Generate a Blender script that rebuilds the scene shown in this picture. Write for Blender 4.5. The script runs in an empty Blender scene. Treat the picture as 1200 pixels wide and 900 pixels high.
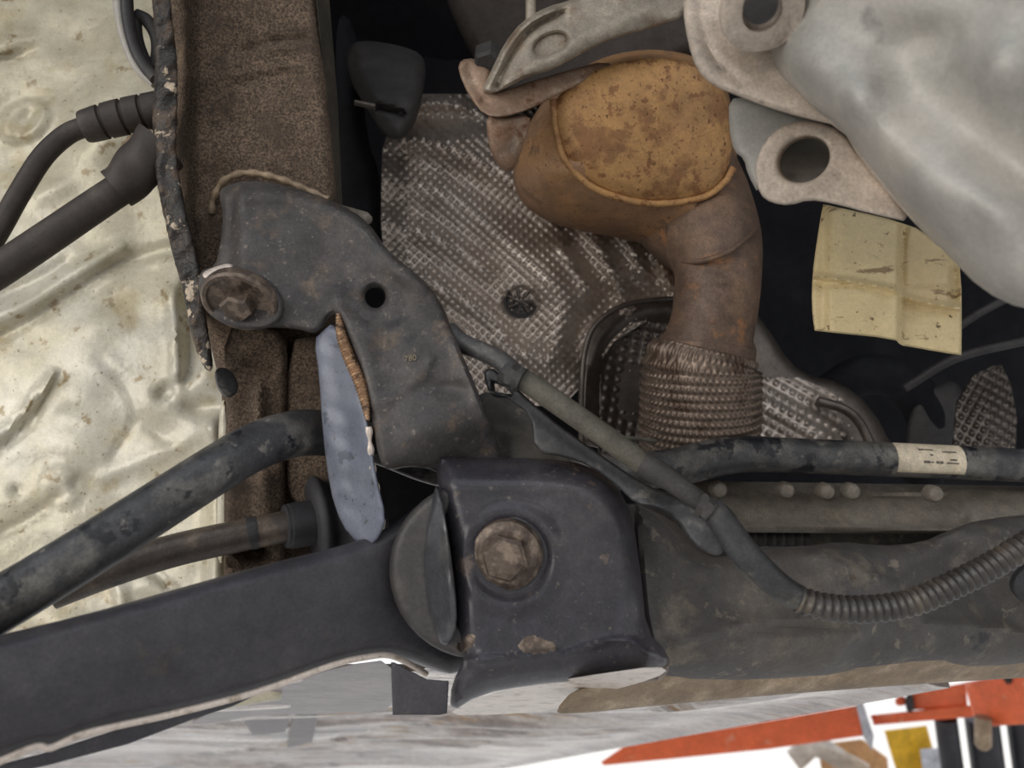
import bpy, math, random
import numpy as np
from mathutils import Vector, Matrix
from mathutils.geometry import delaunay_2d_cdt
random.seed(7); rng = np.random.default_rng(7)
sc = bpy.context.scene
COL = sc.collection

# ------------------------------------------------------------------ camera
F = 900.0                                   # focal length in pixels of the 1200x900 frame
PITCH = math.radians(29)
CAM = np.array([0.0, 0.0, 1.55])
RIGHT = np.array([1.0, 0, 0])
FWD = np.array([0, math.cos(PITCH), math.sin(PITCH)])
UP = np.array([0, -math.sin(PITCH), math.cos(PITCH)])
cd = bpy.data.cameras.new('camera'); cam = bpy.data.objects.new('camera', cd); COL.objects.link(cam)
cam.location = CAM; cam.rotation_euler = (math.pi/2 + PITCH, 0, 0)
cd.sensor_width = 36; cd.lens = 36*F/1200; cd.clip_start = .02; cd.clip_end = 200
cd.dof.use_dof = True; cd.dof.focus_distance = .47; cd.dof.aperture_fstop = 7.5
sc.camera = cam

# ------------------------------------------------------------------ light
w = bpy.data.worlds.new('sky'); sc.world = w; w.use_nodes = True
nt = w.node_tree; bg = nt.nodes['Background']
tc = nt.nodes.new('ShaderNodeTexCoord'); sx = nt.nodes.new('ShaderNodeSeparateXYZ'); rp = nt.nodes.new('ShaderNodeValToRGB')
nt.links.new(tc.outputs['Generated'], sx.inputs[0]); nt.links.new(sx.outputs['Z'], rp.inputs[0]); nt.links.new(rp.outputs[0], bg.inputs[0])
rp.color_ramp.elements[0].position = 0.0; rp.color_ramp.elements[0].color = (1, .97, .93, 1)
rp.color_ramp.elements[1].position = .8; rp.color_ramp.elements[1].color = (.78, .87, 1, 1)
bg.inputs[1].default_value = 1.15
def area(name, loc, target, size, power, col):
    l = bpy.data.lights.new(name, 'AREA'); l.shape = 'RECTANGLE'; l.size, l.size_y = size; l.energy = power; l.color = col
    o = bpy.data.objects.new(name, l); COL.objects.link(o); o.location = loc
    o.rotation_euler = (Vector(target)-Vector(loc)).to_track_quat('-Z', 'Y').to_euler(); return o
area('daylight_from_open_bay_door', (-2.2, -1.6, 1.5), (0, .4, 1.8), (2.0, 1.6), 36, (1, .95, .87))
vs = sc.view_settings; vs.view_transform = 'Standard'; vs.look = 'None'; vs.gamma = 1; vs.exposure = 0.0
vs.use_curve_mapping = False

# ------------------------------------------------------------------ helpers
def PN(x, y, d):
    x = np.asarray(x, float); y = np.asarray(y, float); d = np.asarray(d, float)
    return CAM + ((x-600)/F*d)[..., None]*RIGHT + ((450-y)/F*d)[..., None]*UP + d[..., None]*FWD
def P(x, y, d): return PN(np.array(x), np.array(y), np.array(d))
def lin(r, g, b):
    f = lambda c: c/12.92 if c <= .04045 else ((c+.055)/1.055)**2.4
    return (f(r/255), f(g/255), f(b/255), 1)
OFF = {}
def mesh(name, V, faces, m, parent=None, sharp=40, label=None, kind=None):
    V = np.asarray(V, float)
    if parent is None:
        o0 = np.array([V[:, 0].mean(), V[:, 1].mean(), V[:, 2].min()])
    else: o0 = OFF[parent]
    me = bpy.data.meshes.new(name); me.from_pydata((V-o0).tolist(), [], faces); me.validate(); me.update()
    if m: me.materials.append(m)
    o = bpy.data.objects.new(name, me); COL.objects.link(o); OFF[o] = o0
    if parent is None: o.location = o0
    else: o.parent = parent
    for p in me.polygons: p.use_smooth = True
    me.set_sharp_from_angle(angle=math.radians(sharp))
    if label: o['label'] = label
    if kind: o['kind'] = kind
    return o
def tag(o, label, cat, group=None, kind=None):
    o['label'] = label
    if cat: o['category'] = cat
    if group: o['group'] = group
    if kind: o['kind'] = kind
    return o
def thing(name, label, cat, loc, group=None):
    o = bpy.data.objects.new(name, None); COL.objects.link(o); o.empty_display_size = .02
    o.location = loc; OFF[o] = np.array(loc, float); return tag(o, label, cat, group)
def sm(pts, it=2, closed=True):
    pts = [tuple(p) for p in pts]
    for _ in range(it):
        q = []
        n = len(pts)
        for i in range(n if closed else n-1):
            a = np.array(pts[i]); b = np.array(pts[(i+1) % n])
            if not closed and i == 0: q.append(a)
            q.append(a*.75+b*.25); q.append(a*.25+b*.75)
            if not closed and i == n-2: q.append(b)
        pts = q
    return np.array(pts, float)
def ell(cx, cy, rx, ry, rot=0, n=28, a0=0, a1=360):
    t = np.radians(np.linspace(a0, a1, n, endpoint=(a1-a0) < 360)); c, s = math.cos(math.radians(rot)), math.sin(math.radians(rot))
    x, y = rx*np.cos(t), ry*np.sin(t)
    return np.stack([cx+c*x-s*y, cy+s*x+c*y], 1)
def resample(p, step):
    out = []
    for i in range(len(p)):
        a, b = p[i], p[(i+1) % len(p)]; L = np.linalg.norm(b-a)
        if L < 1e-6: continue
        k = max(1, int(round(L/step)))
        for j in range(k): out.append(a+(b-a)*j/k)
    o2 = [out[0]]
    for q in out[1:]:
        if np.linalg.norm(q-o2[-1]) > step*.3: o2.append(q)
    return np.array(o2)
def inside(x, y, poly):
    r = np.zeros(x.shape, bool); n = len(poly)
    for i in range(n):
        x1, y1 = poly[i]; x2, y2 = poly[(i+1) % n]
        if y1 == y2: continue
        c = ((y1 > y) != (y2 > y)) & (x < (x2-x1)*(y-y1)/(y2-y1)+x1); r ^= c
    return r
def pdist(x, y, pts, closed=False):
    pts = np.asarray(pts, float); best = np.full(np.shape(x), 1e9); n = len(pts)
    for i in range(n if closed else n-1):
        a = pts[i]; b = pts[(i+1) % n]; d = b-a; L2 = d@d+1e-12
        t = np.clip(((x-a[0])*d[0]+(y-a[1])*d[1])/L2, 0, 1)
        best = np.minimum(best, np.hypot(x-a[0]-t*d[0], y-a[1]-t*d[1]))
    return best
def plane3(*pts):                            # a true plane: inverse depth is linear in the picture
    A = np.array([[p[0], p[1], 1] for p in pts]); b = np.array([1/p[2] for p in pts])
    k = np.linalg.lstsq(A, b, rcond=None)[0]
    return lambda x, y: 1/np.maximum(k[0]*x+k[1]*y+k[2], .05)
def ridge(pts, wd, h, it=2):
    q = sm(pts, it, False)
    return lambda x, y: -h*np.exp(-(pdist(x, y, q)/wd)**2)
def mound(cx, cy, rx, ry, h, rot=0, flat=False):
    c, s = math.cos(math.radians(rot)), math.sin(math.radians(rot))
    def f(x, y):
        u = ((x-cx)*c+(y-cy)*s)/rx; v = (-(x-cx)*s+(y-cy)*c)/ry; r = np.hypot(u, v)
        return -h*(np.clip((1.25-r)/.4, 0, 1)**2*(3-2*np.clip((1.25-r)/.4, 0, 1)) if flat else np.exp(-r*r))
    return f
def slope(p0, p1, h):                        # smooth ramp of depth from p0 to p1
    p0 = np.array(p0, float); d = np.array(p1, float)-p0; L2 = d@d
    def f(x, y):
        t = np.clip(((x-p0[0])*d[0]+(y-p0[1])*d[1])/L2, 0, 1); return h*t*t*(3-2*t)
    return f
def rough_noise(sc_, amp, seed=0):
    r = np.random.default_rng(seed); K = r.normal(0, 1/sc_, (10, 2)); ph = r.uniform(0, 6.28, 10)
    return lambda x, y: amp*sum(np.sin(K[i, 0]*x+K[i, 1]*y+ph[i]) for i in range(10))/3
def relief(name, outline, base, m, parent=None, edge=(6, .004), holes=(), feats=(), step=8, thick=.01, it=2, sharp=40, wear=0, **kw):
    """a solid plate or shell: outline, front relief, rounded rim, real thickness"""
    pl = resample(sm(outline, it), step*.8)
    hs = [resample(np.asarray(h, float), step*.6) for h in holes]
    if wear:
        pl = pl + rng.normal(0, wear, pl.shape)
    loops = [pl]+hs
    offs = sorted({round(min(o, 16), 2) for o in (edge[0]*.07, edge[0]*.25, edge[0]*.55, edge[0])}) if edge[0] > 1 else []
    offs = [o for o in offs if o > .3]
    RX, RY = [], []
    for l in loops:
        tg = np.roll(l, -1, 0)-np.roll(l, 1, 0); nr = np.stack([-tg[:, 1], tg[:, 0]], 1); nr /= np.linalg.norm(nr, axis=1)[:, None]+1e-9
        A2 = (l[:, 0]*np.roll(l[:, 1], -1)-np.roll(l[:, 0], -1)*l[:, 1]).sum()
        sg_ = (1 if A2 > 0 else -1)*(1 if l is pl else -1)
        for o in offs:
            q_ = l+nr*sg_*o; k = inside(q_[:, 0], q_[:, 1], pl)
            for h in hs: k &= ~inside(q_[:, 0], q_[:, 1], h)
            k &= np.min([pdist(q_[:, 0], q_[:, 1], l2, True) for l2 in loops], 0) > o*.93
            RX += list(q_[k, 0]); RY += list(q_[k, 1])
    x0, y0 = pl.min(0); x1, y1 = pl.max(0)
    gy = np.arange(y0, y1, step*.87); gx = np.arange(x0, x1+step, step)
    X, Y = np.meshgrid(gx, gy); X = X+(np.arange(len(gy)) % 2)[:, None]*step*.5
    X, Y = X.ravel(), Y.ravel()
    k = inside(X, Y, pl)
    for h in hs: k &= ~inside(X, Y, h)
    X, Y = X[k], Y[k]
    D = np.min([pdist(X, Y, l, True) for l in loops], 0); k = D > max(step*.45, (offs[-1] if offs else 0)+step*.4); X, Y = np.r_[X[k], RX], np.r_[Y[k], RY]
    vs_ = [Vector(p) for l in loops for p in l]; es = []; b = 0
    for l in loops:
        n = len(l); es += [(b+i, b+(i+1) % n) for i in range(n)]; b += n
    vs_ += [Vector((a, c)) for a, c in zip(X, Y)]
    r = delaunay_2d_cdt(vs_, es, [], 0, 1e-4)
    v = np.array([tuple(p) for p in r[0]]); t = np.array([f for f in r[2] if len(f) == 3])
    c = v[t].mean(1); k = inside(c[:, 0], c[:, 1], pl)
    for h in hs: k &= ~inside(c[:, 0], c[:, 1], h)
    t = t[k]
    x, y = v[:, 0], v[:, 1]
    d = base(x, y) if callable(base) else np.full(len(x), float(base))
    D = np.min([pdist(x, y, l, True) for l in loops], 0)
    R, H = edge; q = np.clip(D/R, 0, 1); d = d + H*(1-np.sqrt(np.clip(1-(1-q)**2, 0, 1)))
    for f in feats: d = d+f(x, y)
    def depth_at(x, y):
        x = np.asarray(x, float); y = np.asarray(y, float); dd = base(x, y) if callable(base) else np.full(x.shape, float(base))
        q_ = np.clip(np.min([pdist(x, y, l, True) for l in loops], 0)/R, 0, 1); dd = dd + H*(1-np.sqrt(np.clip(1-(1-q_)**2, 0, 1)))
        for f in feats: dd = dd+f(x, y)
        return dd
    relief.depth = depth_at
    V = PN(x, y, d)
    a = V[t[:, 1]]-V[t[:, 0]]; bb = V[t[:, 2]]-V[t[:, 0]]; N = np.cross(a, bb)
    flip = np.einsum('ij,ij->i', N, V[t[:, 0]]-CAM) > 0
    t[flip] = t[flip][:, ::-1]; N[flip] *= -1
    n = V.mean(0)-CAM; n /= np.linalg.norm(n)
    if thick*0 == 0:
        B = V + n*thick
    nV = len(V); faces = [tuple(f) for f in t]+[tuple(f[::-1]+nV) for f in t]
    ec = {}
    for f in t:
        for i in range(3):
            e = (f[i], f[(i+1) % 3])
            if (e[1], e[0]) in ec: del ec[(e[1], e[0])]
            else: ec[e] = 1
    for (p, q2) in ec: faces.append((q2, p, p+nV, q2+nV))
    return mesh(name, np.vstack([V, B]), [tuple(int(i) for i in f) for f in faces], m, parent, sharp, **kw)
def hplane(h): return lambda x, y: h/np.maximum((450-y)/F*math.cos(PITCH)+math.sin(PITCH), .02)
def on(f, pts, dz=0): return [(x, y, float(f(np.array([x]), np.array([y]))[0])+dz) for x, y in pts]
def catmull(P_, n):
    P_ = np.asarray(P_, float); Q = np.vstack([2*P_[0]-P_[1], P_, 2*P_[-1]-P_[-2]]); out = []
    for i in range(1, len(Q)-2):
        p0, p1, p2, p3 = Q[i-1:i+3]
        for t in np.linspace(0, 1, n, endpoint=False):
            out.append(.5*((2*p1)+(-p0+p2)*t+(2*p0-5*p1+4*p2-p3)*t*t+(-p0+3*p1-3*p2+p3)*t**3))
    out.append(Q[-2]); return np.array(out)
def tubeW(name, pts, rad, m, parent=None, seg=24, n=10, rfun=None, flat=(1, 1), caps=True, sharp=40, rows=None, **kw):
    """pts in world space, rad per point; smooth swept tube. rfun(s, theta) multiplies the radius"""
    A = np.hstack([np.asarray(pts, float), np.asarray(rad, float).reshape(-1, 1)*np.ones((len(pts), 1))])
    C = catmull(A, n)
    if rows:
        s = np.r_[0, np.cumsum(np.linalg.norm(np.diff(C[:, :3], axis=0), axis=1))]; u = np.linspace(0, s[-1], rows)
        C = np.stack([np.interp(u, s, C[:, i]) for i in range(4)], 1)
    p = C[:, :3]; r = C[:, 3]
    T = np.gradient(p, axis=0); T /= np.linalg.norm(T, axis=1)[:, None]
    s = np.r_[0, np.cumsum(np.linalg.norm(np.diff(p, axis=0), axis=1))]
    u = np.cross(T[0], UP); 
    if np.linalg.norm(u) < .1: u = np.cross(T[0], RIGHT)
    u /= np.linalg.norm(u); th = np.linspace(0, 2*math.pi, seg, endpoint=False); V = []
    for i in range(len(p)):
        u = u-T[i]*(u@T[i]); u /= np.linalg.norm(u); v = np.cross(T[i], u)
        rr = r[i]*(rfun(s[i], th) if rfun else np.ones(seg))
        V.append(p[i]+(rr*np.cos(th)*flat[0])[:, None]*u+(rr*np.sin(th)*flat[1])[:, None]*v)
    V = np.vstack(V); L = len(p); fs = []
    for i in range(L-1):
        for j in range(seg):
            k = (j+1) % seg; fs.append((i*seg+j, i*seg+k, (i+1)*seg+k, (i+1)*seg+j))
    if caps: fs += [tuple(range(seg))[::-1], tuple((L-1)*seg+j for j in range(seg))]
    return mesh(name, V, fs, m, parent, sharp, **kw)
def tube(name, pts, rad, m, parent=None, **kw):
    """pts (x, y, depth), rad in metres"""
    return tubeW(name, [P(*q) for q in pts], rad, m, parent, **kw)
def lathe(name, c, ax, prof, m, parent=None, n=32, sharp=35, roll=0, **kw):
    """prof: (height along axis, radius)"""
    c = np.asarray(c, float); ax = np.asarray(ax, float); ax = ax/np.linalg.norm(ax)
    u = np.cross(ax, [0.3, .9, .2]); u /= np.linalg.norm(u); v = np.cross(ax, u)
    th = np.linspace(0, 2*math.pi, n, endpoint=False)+roll; V = []
    for h, r in prof: V.append(c+ax*h+(r*np.cos(th))[:, None]*u+(r*np.sin(th))[:, None]*v)
    V = np.vstack(V); L = len(prof); fs = []
    for i in range(L-1):
        for j in range(n):
            k = (j+1) % n; fs.append((i*n+j, i*n+k, (i+1)*n+k, (i+1)*n+j))
    fs += [tuple(range(n))[::-1], tuple((L-1)*n+j for j in range(n))]
    return mesh(name, V, fs, m, parent, sharp, **kw)
def grid(name, V, m, parent=None, thick=.002, nrm=None, sharp=60, **kw):
    """V: rows x cols x 3 sheet with a back side"""
    a, b, _ = V.shape; F1 = V.reshape(-1, 3); nn = FWD if nrm is None else np.asarray(nrm, float); B = F1+nn*thick; N = a*b; fs = []
    I = np.arange(N).reshape(a, b)
    q = np.stack([I[:-1, :-1], I[1:, :-1], I[1:, 1:], I[:-1, 1:]], -1).reshape(-1, 4)
    fs = q.tolist()+(q[:, ::-1]+N).tolist()
    for L in (I[0, :], I[:, -1], I[-1, ::-1], I[::-1, 0]):
        for i in range(len(L)-1): fs.append([int(L[i]), int(L[i+1]), int(L[i+1]+N), int(L[i]+N)])
    return mesh(name, np.vstack([F1, B]), fs, m, parent, sharp, **kw)
def boxW(name, lo, hi, m, parent=None, bev=0, rotz=0, **kw):
    lo = np.array(lo, float); hi = np.array(hi, float); c = (lo+hi)/2; V = []
    for k in range(8):
        q = np.array([(lo, hi)[k & 1][0], (lo, hi)[k >> 1 & 1][1], (lo, hi)[k >> 2 & 1][2]])-c
        q = np.array([q[0]*math.cos(rotz)-q[1]*math.sin(rotz), q[0]*math.sin(rotz)+q[1]*math.cos(rotz), q[2]]); V.append(q+c)
    fs = [(0, 2, 3, 1), (4, 5, 7, 6), (0, 1, 5, 4), (2, 6, 7, 3), (0, 4, 6, 2), (1, 3, 7, 5)]
    return mesh(name, V, fs, m, parent, **kw)

# ------------------------------------------------------------------ materials
def M(name, col, rough=.5, metal=0, layers=(), bump=(), spec=.5, coat=0, rvar=None, var=.22):
    """layers: (scale, low, high, colour[, stretch xyz]) noise mixes; bump: (scale, strength, distance)"""
    m = bpy.data.materials.new(name); m.use_nodes = True; t = m.node_tree; N = t.nodes; L = t.links
    b = N['Principled BSDF']; tcn = N.new('ShaderNodeTexCoord'); cur = None
    b.inputs['Base Color'].default_value = col; b.inputs['Roughness'].default_value = rough; b.inputs['Metallic'].default_value = metal
    b.inputs['Specular IOR Level'].default_value = spec; b.inputs['Coat Weight'].default_value = coat
    def noise(s, stretch=None, det=6, off=0):
        n = N.new('ShaderNodeTexNoise'); n.inputs['Scale'].default_value = s; n.inputs['Detail'].default_value = det; n.inputs['Roughness'].default_value = .62
        mp = N.new('ShaderNodeMapping'); L.new(tcn.outputs['Object'], mp.inputs[0]); L.new(mp.outputs[0], n.inputs['Vector'])
        if stretch: mp.inputs['Scale'].default_value = stretch
        mp.inputs['Location'].default_value = (off*3.1, off*1.7, off*2.3)
        return n
    for i, ly in enumerate(layers):
        n = noise(ly[0], ly[4] if len(ly) > 4 else None, off=i+1)
        r = N.new('ShaderNodeMapRange'); r.interpolation_type = 'SMOOTHSTEP'; r.inputs[1].default_value = ly[1]; r.inputs[2].default_value = ly[2]; L.new(n.outputs[0], r.inputs[0])
        mx = N.new('ShaderNodeMix'); mx.data_type = 'RGBA'; L.new(r.outputs[0], mx.inputs[0])
        if cur is None: mx.inputs[6].default_value = col
        else: L.new(cur, mx.inputs[6])
        mx.inputs[7].default_value = ly[3]; cur = mx.outputs[2]
    for i, (sc_, k) in enumerate(((24, 1.0), (110, .8), (620, .9)) if var else ()):
        n = noise(sc_, off=40+i); r = N.new('ShaderNodeMapRange'); r.inputs[1].default_value = .3; r.inputs[2].default_value = .7
        r.inputs[3].default_value = 1-var*k*1.15; r.inputs[4].default_value = 1+var*k; L.new(n.outputs[0], r.inputs[0])
        mx = N.new('ShaderNodeMix'); mx.data_type = 'RGBA'; mx.blend_type = 'MULTIPLY'; mx.inputs[0].default_value = 1
        if cur is None: mx.inputs[6].default_value = col
        else: L.new(cur, mx.inputs[6])
        L.new(r.outputs[0], mx.inputs[7]); cur = mx.outputs[2]
    if cur is not None: L.new(cur, b.inputs['Base Color'])
    if rvar:
        n = noise(rvar[0], off=9); r = N.new('ShaderNodeMapRange'); r.inputs[1].default_value = .35; r.inputs[2].default_value = .65
        r.inputs[3].default_value = rvar[1]; r.inputs[4].default_value = rvar[2]; L.new(n.outputs[0], r.inputs[0]); L.new(r.outputs[0], b.inputs['Roughness'])
    prev = None
    for i, (s, st, dist) in enumerate(bump):
        n = noise(s, off=20+i, det=4); bp = N.new('ShaderNodeBump'); bp.inputs['Strength'].default_value = st; bp.inputs['Distance'].default_value = dist
        L.new(n.outputs[0], bp.inputs['Height'])
        if prev is not None: L.new(prev, bp.inputs['Normal'])
        prev = bp.outputs[0]
    if prev is not None: L.new(prev, b.inputs['Normal'])
    return m
m_cream = M('pale_body_paint', lin(204, 196, 172), .3, .1, [(9, .45, .66, lin(212, 207, 192)), (16, .54, .68, lin(186, 172, 138)), (60, .6, .68, lin(158, 140, 108)), (260, .63, .7, lin(140, 126, 100))], [(16, .2, .01), (90, .25, .002), (260, .15, .001)], var=.1)
m_rail = M('dusty_rail_paint', lin(78, 68, 60), .9, 0, [(650, .38, .64, lin(132, 113, 96)), (45, .5, .7, lin(92, 79, 69)), (8, .48, .68, lin(70, 61, 54)), (22, .58, .78, lin(144, 124, 104))], [(600, .5, .001)], .2)
m_railside = M('olive_rail_side', lin(70, 66, 60), .7, 0, [(30, .5, .7, lin(92, 84, 70))], [(300, .2, .001)], .3)
m_flange = M('chipped_black_sealer', lin(46, 41, 38), .45, 0, [(60, .5, .62, lin(84, 68, 54)), (95, .58, .62, lin(186, 168, 146))], [(120, .8, .004), (400, .4, .001)])
m_sub = M('charcoal_subframe_paint', lin(66, 62, 61), .55, 0, [(14, .46, .6, lin(78, 74, 73)), (60, .54, .66, lin(92, 80, 70)), (30, .56, .66, lin(56, 54, 56)), (260, .6, .68, lin(116, 106, 98))], [(180, .2, .001)], rvar=(20, .45, .68), var=.3)
m_sub2 = M('dusty_crossmember_paint', lin(84, 80, 78), .62, 0, [(9, .45, .62, lin(100, 94, 88)), (40, .54, .66, lin(112, 104, 94)), (20, .6, .66, lin(62, 60, 62)), (90, .6, .68, lin(124, 115, 104))], [(160, .25, .001)], var=.17)
m_box = M('black_bracket_paint', lin(62, 60, 66), .3, 0, [(12, .46, .62, lin(78, 74, 77)), (50, .62, .68, lin(110, 96, 88)), (320, .62, .68, lin(106, 100, 94))], [(60, .1, .002), (300, .1, .0006)], rvar=(12, .24, .46), var=.25)
m_arm = M('satin_black_arm', lin(66, 64, 69), .45, 0, [(12, .5, .7, lin(80, 76, 77)), (50, .6, .75, lin(82, 76, 72)), (300, .68, .74, lin(104, 98, 92))], [(200, .1, .001)])
m_blade = M('blue_lit_worn_flange', lin(112, 116, 130), .4, .1, [(30, .5, .66, lin(124, 128, 142)), (80, .6, .68, lin(86, 90, 102)), (200, .62, .68, lin(76, 74, 76))], [(160, .2, .001)], var=.12)  # bluish light on the dark flange mixed into its base colour
m_edge = M('bright_lit_worn_edge', lin(226, 212, 200), .3, .2, [(120, .5, .7, lin(176, 156, 138))], [(200, .3, .001)], var=.1)  # pale tone carries the light caught by lower rim and bottom sheet
m_weld = M('warm_lit_weld', lin(176, 142, 112), .35, .6, [(200, .5, .65, lin(90, 72, 60))], [(300, .4, .001)])  # warm highlight along the weld put into its colour
m_bolt = M('rusty_bolt', lin(104, 91, 82), .42, .4, [(140, .46, .6, lin(140, 124, 110)), (70, .52, .64, lin(74, 62, 55))], [(260, .5, .001)])
m_bar = M('grey_black_bar_paint', lin(70, 70, 72), .4, 0, [(30, .48, .6, lin(102, 99, 95)), (55, .54, .6, lin(36, 37, 42)), (16, .56, .68, lin(112, 108, 102)), (90, .6, .66, lin(120, 116, 110))], [(150, .3, .001)], var=.3)
m_rod = M('tie_rod_steel', lin(88, 80, 74), .42, .3, [(40, .5, .7, lin(120, 106, 94)), (60, .6, .7, lin(48, 44, 42))], [(200, .3, .001)])
m_rubber = M('black_rubber', lin(56, 55, 58), .55, 0, [(40, .55, .75, lin(78, 74, 72))], [(150, .1, .001)])
m_hose = M('brown_black_hose', lin(58, 51, 47), .6, 0, [(40, .5, .7, lin(74, 66, 60))], [(200, .2, .001)])
m_shield = M('embossed_aluminium', lin(200, 188, 178), .38, .7, [(14, .5, .66, lin(172, 158, 147)), (90, .6, .72, lin(130, 118, 109))], [], var=.12)
m_shield2 = M('dull_shield_steel', lin(112, 104, 98), .45, .8, [(14, .5, .7, lin(90, 82, 76))], [(120, .2, .001)])
m_rust = M('rust_tan_converter', lin(178, 136, 92), .6, .1, [(14, .44, .58, lin(194, 150, 98)), (40, .5, .62, lin(156, 114, 76)), (110, .55, .63, lin(148, 104, 68)), (300, .6, .66, lin(112, 76, 52))], [(240, .25, .001)], var=.16)
m_pipe = M('brown_exhaust_pipe', lin(112, 92, 79), .58, .2, [(16, .45, .62, lin(132, 106, 86)), (60, .56, .68, lin(90, 73, 64)), (30, .58, .68, lin(156, 112, 78))], [(240, .2, .001)], var=.28)
m_braid = M('braided_steel', lin(128, 112, 100), .4, .55, [(60, .5, .66, lin(98, 80, 68))], [])
m_clamp = M('cast_flange_steel', lin(158, 148, 134), .5, .3, [(30, .5, .66, lin(136, 118, 100)), (90, .58, .7, lin(176, 166, 150)), (45, .64, .72, lin(128, 94, 72))], [(200, .3, .001)])
m_clamp2 = M('rusty_flange_steel', lin(156, 130, 110), .55, .2, [(30, .46, .62, lin(136, 104, 82)), (90, .54, .66, lin(172, 152, 132)), (45, .58, .66, lin(122, 82, 60))], [(200, .3, .001)])
m_cast = M('cast_aluminium', lin(186, 181, 174), .5, .1, [(9, .46, .62, lin(160, 158, 152)), (22, .55, .7, lin(190, 182, 172)), (13, .62, .72, lin(132, 128, 124))], [(90, .1, .002), (600, .1, .0005)], var=.1)
m_cast2 = M('matt_cast_aluminium', lin(192, 178, 164), .65, .05, [(24, .5, .7, lin(174, 160, 147)), (120, .62, .75, lin(142, 130, 119))], [(500, .2, .0005)])
m_cover = M('cream_plastic', lin(208, 189, 145), .48, 0, [(10, .5, .7, lin(196, 174, 130)), (30, .6, .66, lin(138, 114, 80), (1, 1, 3)), (240, .63, .68, lin(110, 90, 62))], [(120, .12, .001)], var=.08)
m_dark = M('dark_engine_plastic', lin(66, 64, 64), .6, 0, [(12, .5, .7, lin(80, 76, 74))], [(80, .1, .002)], .35)
m_dark2 = M('dark_engine_metal', lin(64, 62, 62), .6, .1, [(14, .5, .7, lin(80, 76, 72))], [(90, .2, .002)], .4)
m_shell = M('tan_heat_stained_steel', lin(158, 124, 96), .58, .1, [(16, .46, .62, lin(176, 134, 94)), (60, .55, .66, lin(130, 102, 80)), (260, .62, .68, lin(104, 74, 56))], [(240, .2, .001)], var=.16)
m_washer = M('dark_glossy_washer', lin(78, 78, 82), .3, .3, [(40, .5, .7, lin(104, 102, 100))], [(120, .2, .001)])
m_eye = M('grey_bushing_eye', lin(70, 67, 67), .5, .1, [(40, .5, .66, lin(84, 79, 77))], [(200, .2, .001)], var=.2)
m_violet = M('violet_grey_splash_panel', lin(142, 132, 134), .35, 0, [(8, .45, .65, lin(158, 148, 148))], [(20, .2, .006)])
m_louver = M('dark_grey_louver', lin(108, 100, 102), .4, 0, [(8, .45, .65, lin(122, 114, 114))], [])
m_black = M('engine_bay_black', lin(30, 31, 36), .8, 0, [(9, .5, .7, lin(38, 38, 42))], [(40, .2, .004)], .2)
m_rack = M('dusty_rack_housing', lin(132, 124, 113), .6, .1, [(12, .5, .7, lin(110, 102, 95)), (60, .58, .72, lin(150, 138, 124))], [(200, .2, .001)])
m_wire = M('olive_tape_sleeve', lin(100, 96, 86), .7, 0, [(60, .5, .7, lin(84, 80, 72))], [(300, .3, .001)])
m_plas = M('grey_black_plastic', lin(62, 62, 64), .5, 0, [(20, .48, .62, lin(80, 78, 77)), (70, .56, .66, lin(100, 97, 92))], [(150, .15, .001)], var=.3)
m_cond = M('corrugated_conduit', lin(72, 68, 66), .35, 0, [(14, .5, .66, lin(120, 108, 92))], [])
m_tray = M('silver_undertray', lin(206, 194, 186), .2, .35, [(4, .45, .6, lin(222, 214, 208)), (9, .5, .62, lin(160, 148, 142), (1, 5, 1)), (16, .56, .64, lin(190, 160, 128), (1, 5, 1))], [(6, .4, .02)])
m_lip = M('tan_dust_lip', lin(150, 130, 106), .55, .1, [(40, .5, .7, lin(180, 160, 136))], [(120, .2, .001)])
m_orange = M('orange_lift_paint', lin(240, 112, 66), .45, 0, [(6, .5, .7, lin(226, 96, 58)), (20, .6, .68, lin(238, 150, 116))], [], var=.12)
m_yellow = M('yellow_paint', lin(230, 180, 40), .5)
m_white = M('pale_grey_paint', lin(196, 198, 206), .5)
m_card = M('cardboard', lin(196, 150, 106), .8)
m_tyre = M('black_lift_rubber', lin(46, 46, 52), .45, 0, [(8, .5, .7, lin(66, 64, 66))])
m_conc = M('sunlit_pale_concrete', lin(206, 201, 194), .7, 0, [(2, .45, .65, lin(192, 187, 180)), (12, .55, .7, lin(214, 208, 200))], [])  # paleness stands in for sunlit ground and lifts the bounce light
m_stick = M('white_sticker', lin(214, 200, 176), .5, 0, [(60, .55, .75, lin(196, 178, 150))])
m_ink = M('grey_print', lin(98, 90, 84), .6)
m_stamp = M('pale_stamped_print', lin(134, 124, 100), .6)

# ------------------------------------------------------------------ floor and engine bay
def plain(name, V, m, label=None): return mesh(name, V, [tuple(range(len(V)))], m, None)
fl = boxW('floor', (-14, -12, -.1), (14, 16, 0), m_conc); fl['kind'] = 'structure'; fl['label'] = 'grey concrete workshop floor under the lifted car'

# dark enclosing shell, added to keep stray light out of the engine bay
bay = thing('engine_bay_lining', 'black engine bay lining, added to shut out light, behind the exhaust and shields', 'car body', P(700, 500, .95))
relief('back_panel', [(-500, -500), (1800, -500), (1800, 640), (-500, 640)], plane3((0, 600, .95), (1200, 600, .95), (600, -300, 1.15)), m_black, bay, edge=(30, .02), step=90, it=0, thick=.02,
       feats=[ridge([(400, -200), (430, 200), (460, 600)], 40, .04), ridge([(980, 500), (1100, 420), (1300, 330)], 25, .04), rough_noise(90, .01, 3)])

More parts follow.
